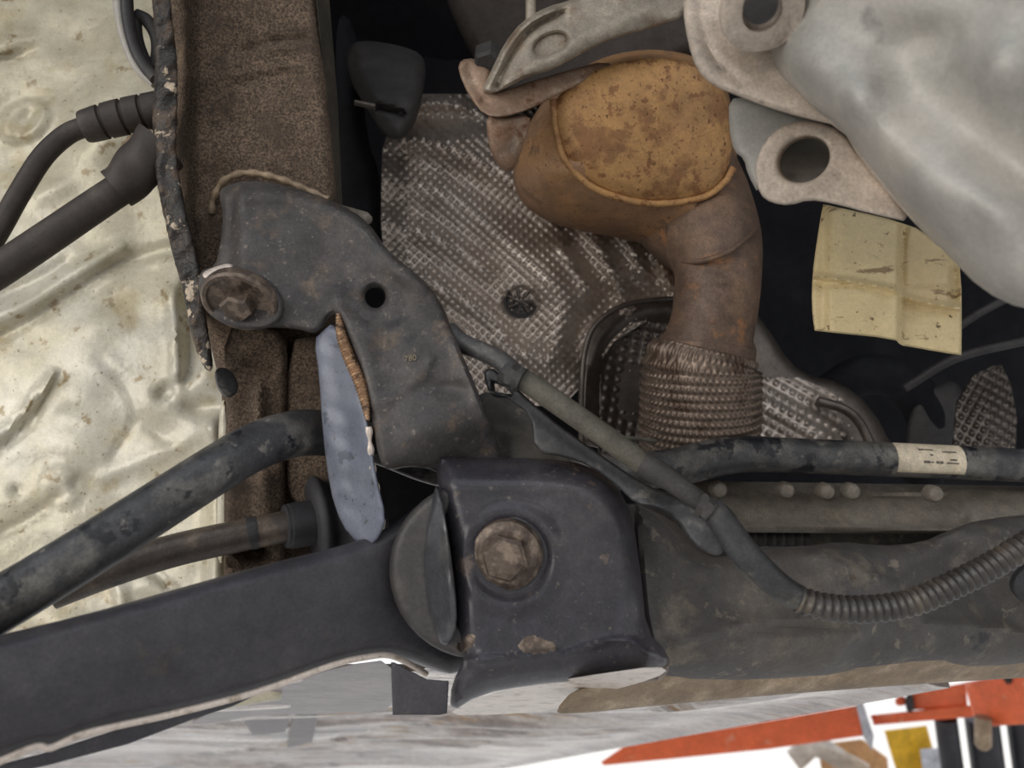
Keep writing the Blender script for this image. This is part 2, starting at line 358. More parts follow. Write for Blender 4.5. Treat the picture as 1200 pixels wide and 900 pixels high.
boxW('bonnet', (-1.1, -.2, 2.45), (1.2, 1.5, 2.48), m_black, bay)  # unseen car panels from here on, added to block stray sky light
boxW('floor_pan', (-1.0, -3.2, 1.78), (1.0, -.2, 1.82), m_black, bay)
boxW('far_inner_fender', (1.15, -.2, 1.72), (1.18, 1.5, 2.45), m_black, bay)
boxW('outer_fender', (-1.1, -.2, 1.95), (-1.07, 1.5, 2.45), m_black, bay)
# ------------------------------------------------------------------ inner fender (pale painted wheel housing)
pan = relief('wheel_house_panel', [(-160, -260), (200, -260), (330, 300), (330, 820), (-160, 900)],
    plane3((0, 0, .66), (0, 700, .56), (280, 400, .60)), m_cream, None, edge=(20, .01), step=7, it=0, thick=.004, sharp=70, feats=[
    ridge([(-40, 412), (20, 385), (80, 348), (130, 312), (190, 292), (235, 286)], 7, -.006), ridge([(-40, 385), (30, 358), (80, 325), (140, 290)], 9, .006),
    ridge([(-20, 352), (40, 330), (80, 305)], 5, -.004), mound(20, 55, 40, 26, .008, -15), mound(15, 66, 24, 7, -.008, -20), mound(28, 142, 30, 20, .007, -25, True), mound(32, 140, 9, 22, -.005, 35),
    mound(60, 222, 34, 14, .006, -25), mound(0, 0, 60, 20, .006, -20), ridge([(202, 345), (206, 400), (208, 455)], 7, .007), ridge([(222, 330), (224, 400), (226, 440), (190, 462)], 8, -.008),
    ridge([(-10, 535), (40, 490), (70, 440)], 6, -.006), ridge([(-10, 520), (30, 480), (62, 440)], 6, .004), ridge([(115, 420), (150, 450), (163, 490), (130, 540)], 4, -.0025), ridge([(163, 490), (200, 520)], 4, -.0025),
    mound(70, 570, 24, 24, .004, 0, True), mound(20, 575, 6, 6, -.006), mound(88, 568, 5, 9, -.006), ridge([(120, 560), (190, 530), (240, 505)], 10, .004), ridge([(0, 625), (40, 605), (70, 580)], 6, -.004),
    ridge([(130, 640), (145, 720)], 8, .005), ridge([(180, 670), (215, 705)], 5, -.006), ridge([(170, 60), (150, 110), (110, 160)], 40, .01),
    ridge([(250, 500), (256, 620), (250, 760)], 12, .015), mound(235, 478, 22, 10, -.01), rough_noise(14, .0012, 5), rough_noise(60, .004, 6)])
tag(pan, 'pale cream painted inner wheel housing panel stained with brown dirt', 'car panel')

# ------------------------------------------------------------------ frame rail
rail = thing('frame_rail', 'brown dusty speckled frame rail with chipped black edge flange', 'frame rail', P(300, 700, .5))
relief('rail_face', [(186, -240), (350, -240), (378, 60), (388, 160), (396, 250), (398, 420), (402, 740), (262, 740), (264, 470), (245, 400), (215, 280), (200, 160)],
    plane3((290, 0, .50), (290, 300, .49), (380, 300, .495)), m_rail, rail, edge=(14, .012), step=6, thick=.05, it=1, feats=[
    ridge([(285, 60), (320, 48), (356, 47)], 6, -.004), ridge([(312, 58), (345, 54)], 5, .003), ridge([(270, 102), (300, 92), (335, 85)], 5, -.003), slope((235, 0), (200, 0), .02), rough_noise(9, .0006, 2),
    slope((0, 360), (0, 400), .03)])
relief('rail_side', [(348, -240), (366, -240), (396, 120), (401, 240), (402, 420), (392, 420), (386, 200), (378, 80)], plane3((370, 0, .50), (400, 0, .54), (385, 300, .515)), m_railside, rail, edge=(3, .002), step=6, thick=.03, it=0)
fl_l = [(160, -200), (178, 0), (183, 60), (180, 105), (178, 150), (182, 205), (190, 245), (201, 295), (216, 345), (224, 395), (238, 432)]
fl_r = [(252, 438), (243, 385), (238, 335), (228, 290), (216, 240), (208, 195), (206, 160), (209, 110), (207, 60), (199, 0), (182, -200)]
relief('edge_flange', fl_l+fl_r, plane3((190, 0, .462), (190, 430, .455), (600, 200, .46)), m_flange, rail, edge=(6, .003), step=3, thick=.035, it=2, wear=.25,
    feats=[rough_noise(7, .0012, 8), mound(190, 108, 12, 12, .003)])
# lower reinforcement with ribs, below the bracket
relief('lower_reinforcement', [(262, 385), (300, 378), (335, 392), (338, 430), (334, 560), (332, 720), (264, 720), (262, 560), (266, 470)],
    plane3((270, 400, .475), (340, 400, .485), (300, 700, .47)), m_rail, rail, edge=(9, .008), step=6, thick=.03, it=1,
    feats=[ridge([(304, 455), (304, 520)], 6, .006), ridge([(310, 560), (312, 620)], 9, .005), ridge([(290, 425), (318, 432)], 6, -.005), mound(300, 405, 20, 8, .005), mound(298, 648, 17, 9, -.02), mound(272, 668, 12, 9, .01), mound(270, 660, 5, 5, -.008)])
relief('side_reinforcement', [(336, 400), (372, 392), (395, 400), (395, 600), (372, 600), (342, 590), (334, 560)], plane3((340, 420, .488), (390, 420, .49), (360, 600, .485)), m_rail, rail, edge=(6, .006), step=7, thick=.02, it=1)
tube('weld_seam', [(248, 250, .488), (250, 232, .486), (262, 212, .485), (285, 203, .484), (315, 206, .484), (345, 216, .485), (385, 234, .487)], .0022, m_lip, rail, seg=10, rows=90, rfun=lambda s, th: 1+.2*np.sin(s/.0016))
relief('drain_tab', [(250, 432), (268, 430), (280, 448), (278, 462), (265, 468), (254, 455)], plane3((250, 440, .455), (280, 440, .47), (265, 468, .45)), m_plas, rail, edge=(4, .003), step=4, thick=.004)
relief('pale_edge_strip', [(257, 470), (267, 468), (268, 560), (264, 660), (254, 660), (255, 560)], plane3((260, 470, .50), (268, 470, .50), (260, 660, .495)), m_cream, rail, edge=(4, .004), step=5, thick=.01)

# ------------------------------------------------------------------ hoses through the wheel housing
bh = thing('brake_hose', 'upper thin dark cable with ribbed sleeve entering the rail', 'hose', P(0, 280, .5))
tube('hose', [(-40, 330, .46), (-4, 274, .465), (22, 228, .47), (50, 184, .475), (78, 158, .48), (102, 148, .482), (120, 144, .483)], .0062, m_hose, bh, seg=20)
tube('sleeve', [(98, 149, .4825), (106, 147, .483), (140, 138, .485), (200, 126, .488)], [.0095, .0103, .0112, .0115], m_hose, bh, seg=24, rows=60,
     rfun=lambda s, th: np.where(((s % .0125) < .0022) & (s > .012), .86, 1.0)*np.ones_like(th))
sc2 = thing('sensor_cable', 'lower thick dark hose plugged into a torn rubber boot', 'hose', P(0, 330, .5))
tube('hose', [(-60, 352, .44), (0, 316, .45), (60, 276, .458), (110, 242, .465), (140, 222, .468), (165, 206, .47)], [.0098, .0098, .0097, .0096, .0095, .0095], m_hose, sc2, seg=24)
tube('boot', [(136, 222, .467), (144, 216, .468), (164, 196, .471), (190, 172, .475)], [.0125, .0128, .0145, .017], m_hose, sc2, seg=28, rfun=lambda s, th: 1+.04*np.sin(3*th+s*300))
relief('torn_collar', [(139, 165), (160, 158), (180, 148), (184, 175), (160, 180), (146, 176)], plane3((140, 165, .482), (184, 150, .478), (160, 180, .474)), m_lip, sc2, edge=(4, .003), step=4, thick=.004, wear=1.2)

# ring hose seen through the gap at the very top
ch = thing('curled_hose', 'black curled hose in the oval hole of the pale panel', 'hose', P(170, 80, .6))
tube('outer_loop', [(148, -25, .53), (150, 20, .53), (158, 55, .53), (170, 78, .53), (182, 92, .53)], .0042, m_rubber, ch, seg=16)
tube('inner_loop', [(160, 18, .54), (172, 24, .54), (183, 42, .54), (185, 62, .54), (180, 80, .54), (168, 68, .54), (160, 45, .54), (158, 22, .54)], .0045, m_dark, ch, seg=16)
tube('metal_rim', [(136, -30, .545), (140, 15, .54), (148, 50, .54), (162, 80, .54), (182, 98, .54)], .0036, m_cast, ch, seg=16)

# ------------------------------------------------------------------ subframe
sub = thing('front_subframe', 'charcoal stamped steel subframe with bolted bracket tower and dusty crossmember', 'subframe', P(600, 800, .45))
bp = plane3((280, 250, .445), (540, 470, .412), (300, 370, .425))
tower = relief('bracket_tower', [(256, 228), (262, 218), (290, 211), (335, 217), (392, 235), (430, 258), (456, 296), (490, 322), (516, 350), (536, 402), (560, 458), (588, 530), (592, 572), (530, 566), (508, 550), (480, 546), (455, 552), (444, 540), (436, 490),
    (425, 440), (410, 400), (398, 372), (388, 366), (372, 392), (350, 386), (330, 384), (300, 384), (262, 378), (240, 358), (234, 335), (237, 318), (252, 312), (258, 290), (262, 250)],
    bp, m_sub, sub, edge=(9, .006), step=5, thick=.02, it=1, holes=[ell(440, 348, 12, 13)], feats=[
    ridge([(270, 232), (330, 228), (392, 246), (432, 272), (460, 310), (495, 335)], 10, .0035), slope((285, 0), (268, 0), .012), ridge([(276, 285), (272, 310)], 4, .003),
    mound(440, 350, 40, 30, -.003, 20, True), ridge([(398, 350), (420, 400), (440, 470)], 16, .004), ridge([(395, 300), (375, 345)], 30, -.003), ridge([(535, 405), (560, 470), (580, 525)], 8, .003),
    ridge([(455, 470), (500, 440), (505, 420)], 5, .0018), mound(520, 455, 32, 10, -.004, 5), mound(500, 500, 46, 24, .004), slope((500, 500), (540, 566), .028), rough_noise(16, .0006, 4), mound(480, 425, 30, 16, .0012, -15, True)])
towerd = relief.depth
relief('web_flange', [(368, 398), (378, 388), (390, 378), (400, 395), (416, 440), (432, 496), (441, 560), (453, 606), (446, 628), (432, 643), (420, 638), (400, 615), (386, 572), (378, 505), (374, 440)],
    plane3((372, 420, .428), (435, 500, .406), (430, 640, .410)), m_blade, sub, edge=(5, .003), step=5, thick=.006, it=1, feats=[mound(405, 500, 14, 120, -.004, -8), rough_noise(14, .0005, 3)])
wv = [(396, 368), (400, 392), (408, 416), (420, 444), (427, 468), (431, 492)]
tube('weld_bead', [(x, y, float(bp(x, y))-.001) for x, y in wv], [.0014, .0028, .0032, .0032, .0026, .0012], m_weld, sub, seg=12, rows=150, rfun=lambda s, th: 1+.12*np.sin(s/.0003))
tube('rail_edge_bead', [(432, 500, .4075), (437, 550, .409), (444, 585, .411), (449, 620, .416)], .0014, m_edge, sub, seg=8, rows=50, rfun=lambda s, th: 1+.4*np.sin(s/.0016))
# boss and big flange bolt
relief('bolt_boss', [(234, 316), (256, 312), (300, 318), (330, 340), (334, 372), (310, 388), (270, 384), (240, 366), (232, 340)], plane3((240, 320, .428), (330, 350, .423), (280, 385, .418)), m_sub, sub, edge=(7, .005), step=5, thick=.022)
nb = -(UP*.72)-FWD*.69-RIGHT*.05
c0 = P(281, 352, .418)
bolt = lathe('flange_bolt', c0, nb, [(-.004, .0195), (-.002, .0203), (.0015, .0203), (.003, .0192), (.003, .0172), (.0012, .0165), (.0006, .011)], m_bolt, sub, n=48)
lathe('hex_head', c0, nb, [(-.002, .0088), (.0075, .0088), (.009, .0075)], m_bolt, bolt, n=6, roll=.4)
relief('ledge', [(236, 320), (250, 313), (268, 308), (275, 312), (262, 322), (240, 328)], plane3((236, 320, .42), (275, 312, .424), (250, 328, .418)), m_edge, sub, edge=(3, .002), step=3, thick=.003)

# lower bracket box
bx = plane3((520, 560, .405), (740, 620, .415), (620, 780, .392))
box_ = relief('lower_bracket', [(510, 528), (512, 531), (545, 536), (640, 537), (688, 544), (722, 566), (742, 606), (752, 680), (758, 738), (784, 766), (782, 784), (742, 792), (690, 797), (620, 803), (562, 814), (527, 836), (529, 800), (546, 772), (536, 745), (532, 690), (524, 620), (514, 575)],
    bx, m_box, sub, edge=(26, .018), step=3.6, thick=.03, it=1, feats=[
    slope((0, 545), (0, 575), -.006), mound(596, 655, 46, 48, -.004, 0, True), mound(602, 655, 56, 58, .003, 0, True), ridge([(520, 560), (620, 562), (690, 572), (730, 620)], 14, .002),
    slope((0, 765), (0, 815), .010), ridge([(545, 775), (600, 772), (650, 765)], 6, .003), ridge([(660, 768), (700, 752), (735, 748), (760, 765)], 5, .003), mound(705, 776, 40, 12, -.002), mound(752, 640, 10, 40, -.004, -10), rough_noise(40, .0008, 9)])
boxd = relief.depth
relief('scuffed_corner', [(740, 770), (758, 760), (782, 766), (786, 782), (776, 798), (748, 800), (738, 790)], plane3((740, 770, .413), (784, 770, .418), (760, 798, .408)), m_bolt, sub, edge=(8, .006), step=3, thick=.012, feats=[rough_noise(3.5, .001, 12)])
for i, pts in enumerate([[(536, 752), (548, 742), (560, 744), (556, 756), (544, 766), (534, 762)], [(606, 752), (620, 742), (640, 748), (656, 755), (648, 766), (625, 768), (606, 762)]]):
    relief('chipped_paint_patch', pts, lambda x, y: boxd(x, y)-.0002, m_bolt, sub, edge=(3, .0006), step=3, thick=.002, wear=.8)
nb2 = -FWD*.96-UP*.02-RIGHT*.12
c1 = P(594, 650, .396)
b2 = lathe('flange_bolt', c1, nb2, [(-.02, .0185), (.001, .0185), (.003, .0178), (.0032, .0165), (.0055, .0135)], m_bolt, sub, n=48)
lathe('washer', P(594, 652, .401), nb2, [(-.004, .0215), (.001, .0215), (.002, .0205), (.002, .018)], m_arm, sub, n=48)
lathe('hex_head', c1, nb2, [(-.002, .0125), (.0098, .0122), (.0118, .0105)], m_bolt, b2, n=6, roll=.2)

# crossmember body on the right
xb = plane3((760, 690, .425), (1200, 690, .52), (900, 790, .425))
relief('crossmember', [(742, 588), (756, 596), (772, 606), (792, 628), (815, 648), (845, 655), (880, 640), (940, 641), (985, 634), (1030, 640), (1080, 636), (1110, 622), (1150, 608), (1240, 600), (1240, 772), (1150, 783), (1090, 776), (1000, 789), (880, 797), (790, 797), (770, 790), (752, 740), (744, 660)],
    xb, m_sub2, sub, edge=(20, .02), step=6, thick=.06, it=1, feats=[
    slope((0, 740), (0, 810), .03), ridge([(786, 760), (830, 752), (868, 742), (920, 738), (1010, 730)], 7, -.004), ridge([(800, 752), (850, 742), (866, 730), (960, 726), (1010, 722)], 8, .003), ridge([(1075, 722), (1090, 735), (1160, 732), (1230, 750)], 7, .004),
    ridge([(955, 650), (1010, 672), (1050, 690)], 10, .005), ridge([(996, 665), (998, 682)], 2.5, -.003), ridge([(1022, 668), (1022, 682)], 2.5, -.003), ridge([(1085, 660), (1084, 680)], 3, -.003), mound(935, 658, 18, 10, -.003), mound(1076, 662, 7, 5, -.004, 20), slope((1090, 640), (1130, 600), -.02), slope((1080, 650), (1100, 668), .012),
    ridge([(755, 620), (772, 690), (780, 760)], 8, -.004), rough_noise(22, .0012, 7)])
relief('lower_lip', [(650, 833), (672, 808), (700, 804), (760, 792), (850, 785), (890, 785), (960, 778), (1060, 772), (1160, 768), (1240, 764), (1240, 792), (1100, 800), (900, 815), (780, 826), (660, 838)],
    plane3((660, 815, .43), (1200, 780, .54), (900, 830, .50)), m_lip, sub, edge=(4, .003), step=5, thick=.006, it=1, feats=[ridge([(860, 797), (920, 794), (1000, 790)], 5, -.004)])
# tab plate and lower sheet, its bright reflection painted in, under the control arm end
relief('tab_plate', [(458, 776), (462, 776), (500, 796), (526, 798), (524, 836), (516, 838), (460, 838)], plane3((458, 780, .40), (526, 800, .397), (490, 838, .395)), m_arm, sub, edge=(2, .001), step=5, thick=.004, it=0)
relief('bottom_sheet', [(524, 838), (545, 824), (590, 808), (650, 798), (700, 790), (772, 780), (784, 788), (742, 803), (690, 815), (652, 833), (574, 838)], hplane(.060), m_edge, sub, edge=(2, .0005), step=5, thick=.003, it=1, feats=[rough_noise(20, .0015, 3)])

relief('inner_gusset', [(560, 455), (600, 468), (650, 500), (680, 560), (560, 560), (545, 500)], plane3((560, 470, .452), (660, 520, .448), (600, 560, .44)), m_sub2, sub, edge=(8, .006), step=6, thick=.02, feats=[ridge([(585, 500), (620, 505), (640, 520)], 12, .004), ridge([(590, 515), (595, 560)], 5, -.004)])

# ------------------------------------------------------------------ control arm
arm = thing('lower_control_arm', 'satin black lower control arm with bright lower rim and bushing', 'control arm', P(200, 860, .36))
ap = plane3((0, 800, .315), (480, 680, .42), (200, 850, .352))
top = [(-60, 758), (0, 744), (100, 720), (200, 692), (300, 664), (400, 640), (450, 622), (478, 602), (500, 582), (522, 572), (545, 600), (560, 680), (560, 770), (535, 792)]
bot = [(505, 782), (478, 772), (455, 768), (430, 770), (390, 780), (300, 812), (200, 838), (140, 851), (110, 860), (60, 877), (48, 874), (0, 893), (-60, 912)]
relief('arm_body', top+bot, ap, m_arm, arm, edge=(22, .012), step=7, thick=.03, it=1, feats=[ridge([(-60, 830), (200, 770), (420, 700)], 50, .005), ridge([(150, 730), (190, 790)], 12, -.0012), rough_noise(60, .001, 4)])
rim = [(-60, 914), (0, 892), (42, 875), (60, 876), (95, 861), (140, 850), (200, 837), (300, 811), (390, 779), (430, 770), (455, 768), (478, 777), (500, 790)]
tube('lower_rim', [(x, y, float(ap(x, y))-.001) for x, y in rim], .0016, m_edge, arm, seg=10, n=6)  # pale tube paints the light caught along the lower lip
relief('lower_flange', [(-60, 908), (0, 896), (60, 880), (140, 854), (300, 815), (272, 828), (232, 841), (150, 872), (60, 896), (-10, 912), (-60, 925)], lambda x, y: ap(x, y)+.008, m_arm, arm, edge=(2, .001), step=6, thick=.004, it=0)
# bushing: eye ring, rubber blackened to paint the dark gap, crescent washer around the bracket bolt axis
def arc(cx, cy, rx, ry, a0, a1, n=18): return [tuple(p) for p in ell(cx, cy, rx, ry, 0, n, a0, a1)]
relief('bushing_eye', arc(560, 668, 104, 104, 96, 250)+arc(590, 660, 86, 92, 240, 110), plane3((460, 650, .402), (520, 580, .402), (520, 760, .395)), m_eye, arm, edge=(8, .006), step=4, thick=.03, it=0)
relief('bushing_gap_rubber', arc(560, 660, 76, 88, 105, 250)+arc(575, 660, 66, 78, 240, 115), plane3((500, 650, .408), (530, 590, .408), (530, 740, .403)), m_black, arm, edge=(5, .004), step=4, thick=.03, it=0)
relief('bushing_washer', [(510, 569), (514, 572), (522, 604), (530, 660), (536, 715), (534, 742), (524, 757), (514, 752), (503, 722), (494, 680), (491, 645), (498, 615), (506, 590)], plane3((492, 650, .402), (532, 660, .385), (515, 750, .388)), m_washer, arm, edge=(7, .004), step=4, thick=.006, it=1,
    feats=[slope((500, 0), (494, 0), .004), ridge([(519, 590), (525, 650), (528, 730)], 4, .002)])

# ------------------------------------------------------------------ stabiliser bar
sb = thing('stabilizer_bar', 'bent grey-black stabilizer bar with a white paper sticker', 'car bar', P(600, 600, .48))
sbp = [(-60, 742, .345), (0, 708, .352), (67, 668, .362), (133, 627, .372), (200, 584, .386), (250, 552, .398), (290, 528, .415), (330, 512, .436), (372, 507, .462), (440, 520, .49), (520, 548, .50), (620, 556, .52), (720, 553, .53), (780, 549, .535), (815, 542, .538), (850, 534, .54), (885, 532, .545), (960, 535, .552), (1100, 541, .566), (1260, 548, .58)]
tube('bar', sbp, [.0128]*6+[.013, .0135, .0138]+[.0125]*3+[.0128, .0132, .0136, .0134, .0128, .0125, .0125, .0125], m_bar, sb, seg=32)
# sticker: a cylindrical shell patch hugging the bar
def bar_patch(name, x0, x1, a0, a1, r, m, parent, thick=.0003, n=16):
    xs = np.linspace(x0, x1, n); pts = [P(x, 541+(x-1100)*.0428, .566+(x-1100)*.0001) for x in xs]; rows = []
    for q in pts:
        rows.append([q+r*(math.cos(math.radians(a))*UP-math.sin(math.radians(a))*FWD) for a in np.linspace(a0, a1, 12)])
    return grid(name, np.array(rows), m, parent, thick=thick)
st = bar_patch('sticker', 1043, 1121, 12, 128, .0129, m_stick, sb)
for (x0, x1, a0, a1) in [(1068, 1074, 44, 50), (1075, 1085, 44, 49), (1080, 1083, 62, 68), (1095, 1111, 50, 55), (1072, 1079, 84, 92), (1080, 1083, 86, 90), (1086, 1089, 84, 92), (1090, 1094, 84, 92), (1102, 1110, 76, 81), (1098, 1112, 87, 91)]:
    bar_patch('print_mark', x0, x1, a0, a1, .0132, m_ink, st, n=4)

# ------------------------------------------------------------------ tie rod
tr = thing('tie_rod', 'brown-grey steel tie rod ending in a ribbed rubber boot', 'tie rod', P(250, 660, .42))
tube('rod', [(60, 694, .42), (130, 668, .432), (200, 646, .445), (270, 630, .457), (340, 616, .468), (400, 606, .478)], .0096, m_rod, tr, seg=24)
tube('groove_band', [(293, 625.5, .4605), (297, 624.5, .461), (301, 624, .4617)], .0099, m_rubber, tr, seg=24, n=3)
tube('cuff', [(334, 617, .465), (342, 616, .467), (366, 612, .472), (372, 611, .473)], [.013, .0138, .0138, .0134], m_rubber, tr, seg=28)
tube('boot', [(366, 612, .472), (400, 606, .48), (440, 600, .49)], [.0245, .0275, .031], m_rubber, tr, seg=36, rows=60, rfun=lambda s, th: 1+.12*np.sin(s/.0024))

# ------------------------------------------------------------------ heat shield (embossed aluminium)
def embossed(name, L, R, y0, y1, base, feats, m, parent=None, pitch=9.0, amp=.0011, px=1.5, ang=0, pattern='diamond', **kw):
    ys = np.arange(y0, y1, px); n = 0
    lx = np.interp(ys, [p[1] for p in L], [p[0] for p in L]); rx = np.interp(ys, [p[1] for p in R], [p[0] for p in R])
    n = int((rx-lx).max()/px); t = np.linspace(0, 1, n)[None, :]
    X = lx[:, None]*(1-t)+rx[:, None]*t; Y = ys[:, None]+0*X
    d = base(X, Y)
    for f in feats: d = d+f(X, Y)
    c, s = math.cos(math.radians(ang)), math.sin(math.radians(ang))
    u = (X*c+Y*s)/pitch*2*math.pi; v = (-X*s+Y*c)/pitch*2*math.pi
    if pattern == 'diamond': d = d-amp*np.cos(u*.5)*np.cos(u*.5)*np.cos(v*.5)**2*2
    else: d = d-amp*np.sin(u)
    return grid(name, PN(X, Y, d), m, parent, thick=.0015, sharp=180, **kw)
hs = thing('heat_shield', 'dimpled silver aluminium heat shield behind the rusty converter', 'heat shield', P(600, 460, .7))
hp = plane3((460, 200, .64), (780, 250, .68), (600, 450, .62))
hsf = [ridge([(455, 205), (540, 235), (610, 290), (640, 330)], 20, .014), ridge([(470, 160), (560, 185), (640, 240)], 16, .012), ridge([(440, 255), (520, 280), (570, 315)], 13, .010), ridge([(500, 330), (560, 360), (590, 390)], 15, .012),
    ridge([(520, 380), (590, 410), (640, 420)], 14, .010), mound(608, 352, 34, 30, .008, 20), mound(610, 354, 20, 17, -.006, 0, True), ridge([(690, 270), (720, 320), (735, 360)], 12, .012), ridge([(730, 270), (755, 320)], 9, .01), ridge([(660, 290), (690, 340)], 9, .010), ridge([(650, 300), (665, 360), (640, 430)], 22, .014),
    ridge([(760, 280), (790, 340)], 9, .008), ridge([(690, 440), (670, 400), (700, 350), (790, 325)], 14, -.012), slope((480, 0), (445, 0), .02), slope((0, 165), (0, 130), .03), ridge([(470, 125), (530, 118), (600, 150)], 8, .01), rough_noise(40, .003, 11)]
embossed('shield_sheet', [(470, 110), (448, 175), (446, 260), (450, 300), (500, 400), (560, 470), (570, 485)], [(640, 110), (820, 180), (830, 300), (800, 350), (720, 400), (690, 445), (650, 485)], 110, 476, hp, hsf, m_shield, hs, pitch=8.2, amp=.0014, px=1.35, ang=42)
hc = lathe('clip', P(610, 354, .632), -FWD*.93+UP*.25+RIGHT*.1, [(-.003, .0145), (.001, .0145), (.002, .0125), (.0005, .011)], m_dark2, hs, n=32)
for k in range(7):
    a = k*2*math.pi/7; c = P(610, 354, .630)
    tubeW('clip_tooth', [c+.0105*(math.cos(a)*RIGHT+math.sin(a)*UP), c+.003*(math.cos(a+.2)*RIGHT+math.sin(a+.2)*UP)-FWD*.002], [.0016, .0011], m_shield2, hc, seg=8, n=3)

# tunnel shield behind the flex pipe
ts = thing('tunnel_shield', 'dull grey dimpled tunnel shield with a rolled rim behind the flex pipe', 'heat shield', P(860, 540, .68))
outl = [(678, 540), (679, 460), (684, 405), (700, 372), (735, 352), (800, 345), (880, 360), (900, 385), (925, 425), (948, 440), (985, 448), (1020, 475), (1055, 540)]
tp = plane3((700, 450, .62), (1000, 500, .65), (800, 350, .66))
relief('rim_sheet', outl, tp, m_shield2, ts, edge=(12, .008), step=6, thick=.01, it=1, feats=[mound(770, 470, 70, 90, -.02, 0, True), ridge([(890, 480), (940, 470), (1000, 540)], 5, .004)])
tube('rolled_rim', [(682, 560, .60), (681, 470, .605), (686, 408, .612), (702, 376, .62), (738, 356, .63), (800, 349, .64)], .0022, m_shield2, ts, seg=12)
tube('inner_bead', [(958, 470, .636), (990, 480, .636), (1010, 500, .634), (1030, 545, .628)], .004, m_shield2, ts, seg=12)
embossed('dimpled_dish', [(872, 440), (868, 560)], [(930, 440), (985, 462), (1018, 500), (1024, 560)], 442, 550, lambda x, y: tp(x, y)-.006, [ridge([(880, 470), (940, 490), (985, 540)], 16, .008), slope((940, 0), (1010, 0), .01)], m_shield, ts, pitch=11, amp=.0018, px=1.6, ang=30)
embossed('dimpled_pocket', [(705, 365), (700, 560)], [(790, 365), (800, 560)], 372, 550, lambda x, y: tp(x, y)+.012, [mound(740, 460, 30, 60, -.012)], m_shield2, ts, pitch=12, amp=.0016, px=2, ang=10)

# ------------------------------------------------------------------ exhaust
ex = thing('exhaust_converter', 'rust orange catalytic converter necking into pipe and braided flex section', 'exhaust', P(830, 530, .6))
co = [(606, 176), (600, 200), (604, 226), (622, 250), (660, 266), (710, 276), (752, 284), (780, 300), (792, 322), (800, 345), (860, 350), (888, 330), (893, 285), (888, 248), (872, 222), (862, 180), (858, 130), (852, 100), (826, 68), (770, 56), (710, 64), (662, 92), (628, 128)]
dome = relief('converter_body', co, plane3((640, 160, .53), (860, 160, .55), (780, 320, .575)), m_shell, ex, edge=(95, .075), step=5, thick=.05, it=2, sharp=80, feats=[mound(762, 150, 95, 80, .010)])
bodyd = relief.depth
relief('end_cap', [(648, 120), (652, 152), (664, 190), (700, 222), (760, 238), (820, 232), (848, 214), (858, 180), (856, 130), (844, 96), (815, 74), (768, 66), (710, 76), (668, 98)], plane3((640, 160, .528), (860, 160, .545), (780, 320, .570)), m_rust, ex, edge=(60, .010), step=5, thick=.03, it=2, sharp=80, feats=[mound(762, 150, 95, 80, .010)])
capd = relief.depth
tube('seam', on(lambda x, y: np.minimum(bodyd(x, y), capd(x, y)), [(648, 116), (652, 152), (664, 190), (700, 222), (760, 238), (820, 232), (848, 214), (860, 196)], .0014), .0026, m_rust, ex, seg=14)
tube('pipe', [(780, 200, .64), (812, 248, .618), (834, 284, .590), (841, 320, .575), (838, 360, .572), (833, 388, .572), (829, 405, .573), (828, 414, .573)], [.054, .0475, .0375, .0318, .031, .0312, .0335, .0345], m_pipe, ex, seg=48)
tube('weld_band', [(887, 266, .572), (878, 277, .549), (852, 296, .5385), (822, 306, .546), (800, 306, .565)], .0020, m_pipe, ex, seg=10)
NB = 62
tube('braided_flex', [(827, 410, .573), (822, 430, .574), (820, 470, .578), (819, 510, .583), (819, 532, .586)], [.0372, .0425, .0435, .0435, .042], m_braid, ex, seg=310, rows=170, sharp=180,
     rfun=lambda s, th: 1+.045*(.5+.5*np.sin(2*math.pi*s/.0058))*(.5+.5*np.sin(NB*th+math.pi*np.floor(s/.0058+.25)))+(.008*np.sin(40*th) if s < .012 else 0))
tube('collar', [(829, 396, .5725), (828, 404, .573), (827, 412, .573), (826, 418, .5735)], [.0335, .0358, .0362, .0365], m_pipe, ex, seg=48)

# ------------------------------------------------------------------ flange clamp above the converter
cl = thing('exhaust_flange', 'pale rusty cast exhaust flange clamped above the converter', 'flange', P(620, 200, .52))
relief('upper_arm', [(563, 108), (575, 84), (590, 52), (612, 24), (640, 8), (670, 0), (740, -30), (810, -30), (808, 18), (760, 34), (715, 46), (672, 68), (648, 82), (618, 90), (600, 100), (578, 110)],
    plane3((570, 100, .498), (800, 0, .505), (600, -200, .52)), m_clamp, cl, edge=(7, .006), step=4, thick=.02, it=1, holes=[ell(645, 52, 21, 11, -24)],
    feats=[ridge([(582, 102), (600, 62), (622, 32), (660, 14)], 4, -.006), ridge([(575, 95), (595, 52), (618, 26), (650, 10)], 4, .003), ridge([(600, 96), (640, 66), (680, 46), (760, 10)], 14, .004)])
relief('hole_plug', ell(645, 53, 24, 14, -24), .506, m_clamp, cl, edge=(4, .003), step=4, thick=.005, it=0)
relief('lower_plate', [(536, 82), (540, 70), (556, 68), (576, 78), (572, 98), (580, 110), (620, 96), (660, 84), (712, 70), (722, 86), (690, 94), (655, 110), (622, 128), (590, 138), (568, 136), (550, 114)],
    plane3((540, 80, .505), (720, 80, .53), (580, 136, .50)), m_clamp2, cl, edge=(5, .004), step=4, thick=.014, it=1, feats=[slope((0, 118), (0, 138), -.006), ridge([(548, 82), (560, 108), (575, 126)], 5, -.003), mound(565, 120, 4, 4, -.003)])
relief('tongue', [(569, 134), (590, 138), (622, 134), (620, 152), (610, 180), (603, 198), (594, 203), (580, 190), (572, 168)], plane3((570, 140, .50), (620, 140, .51), (594, 200, .515)), m_clamp2, cl, edge=(6, .005), step=4, thick=.006, it=1, feats=[mound(594, 160, 14, 26, .003)])
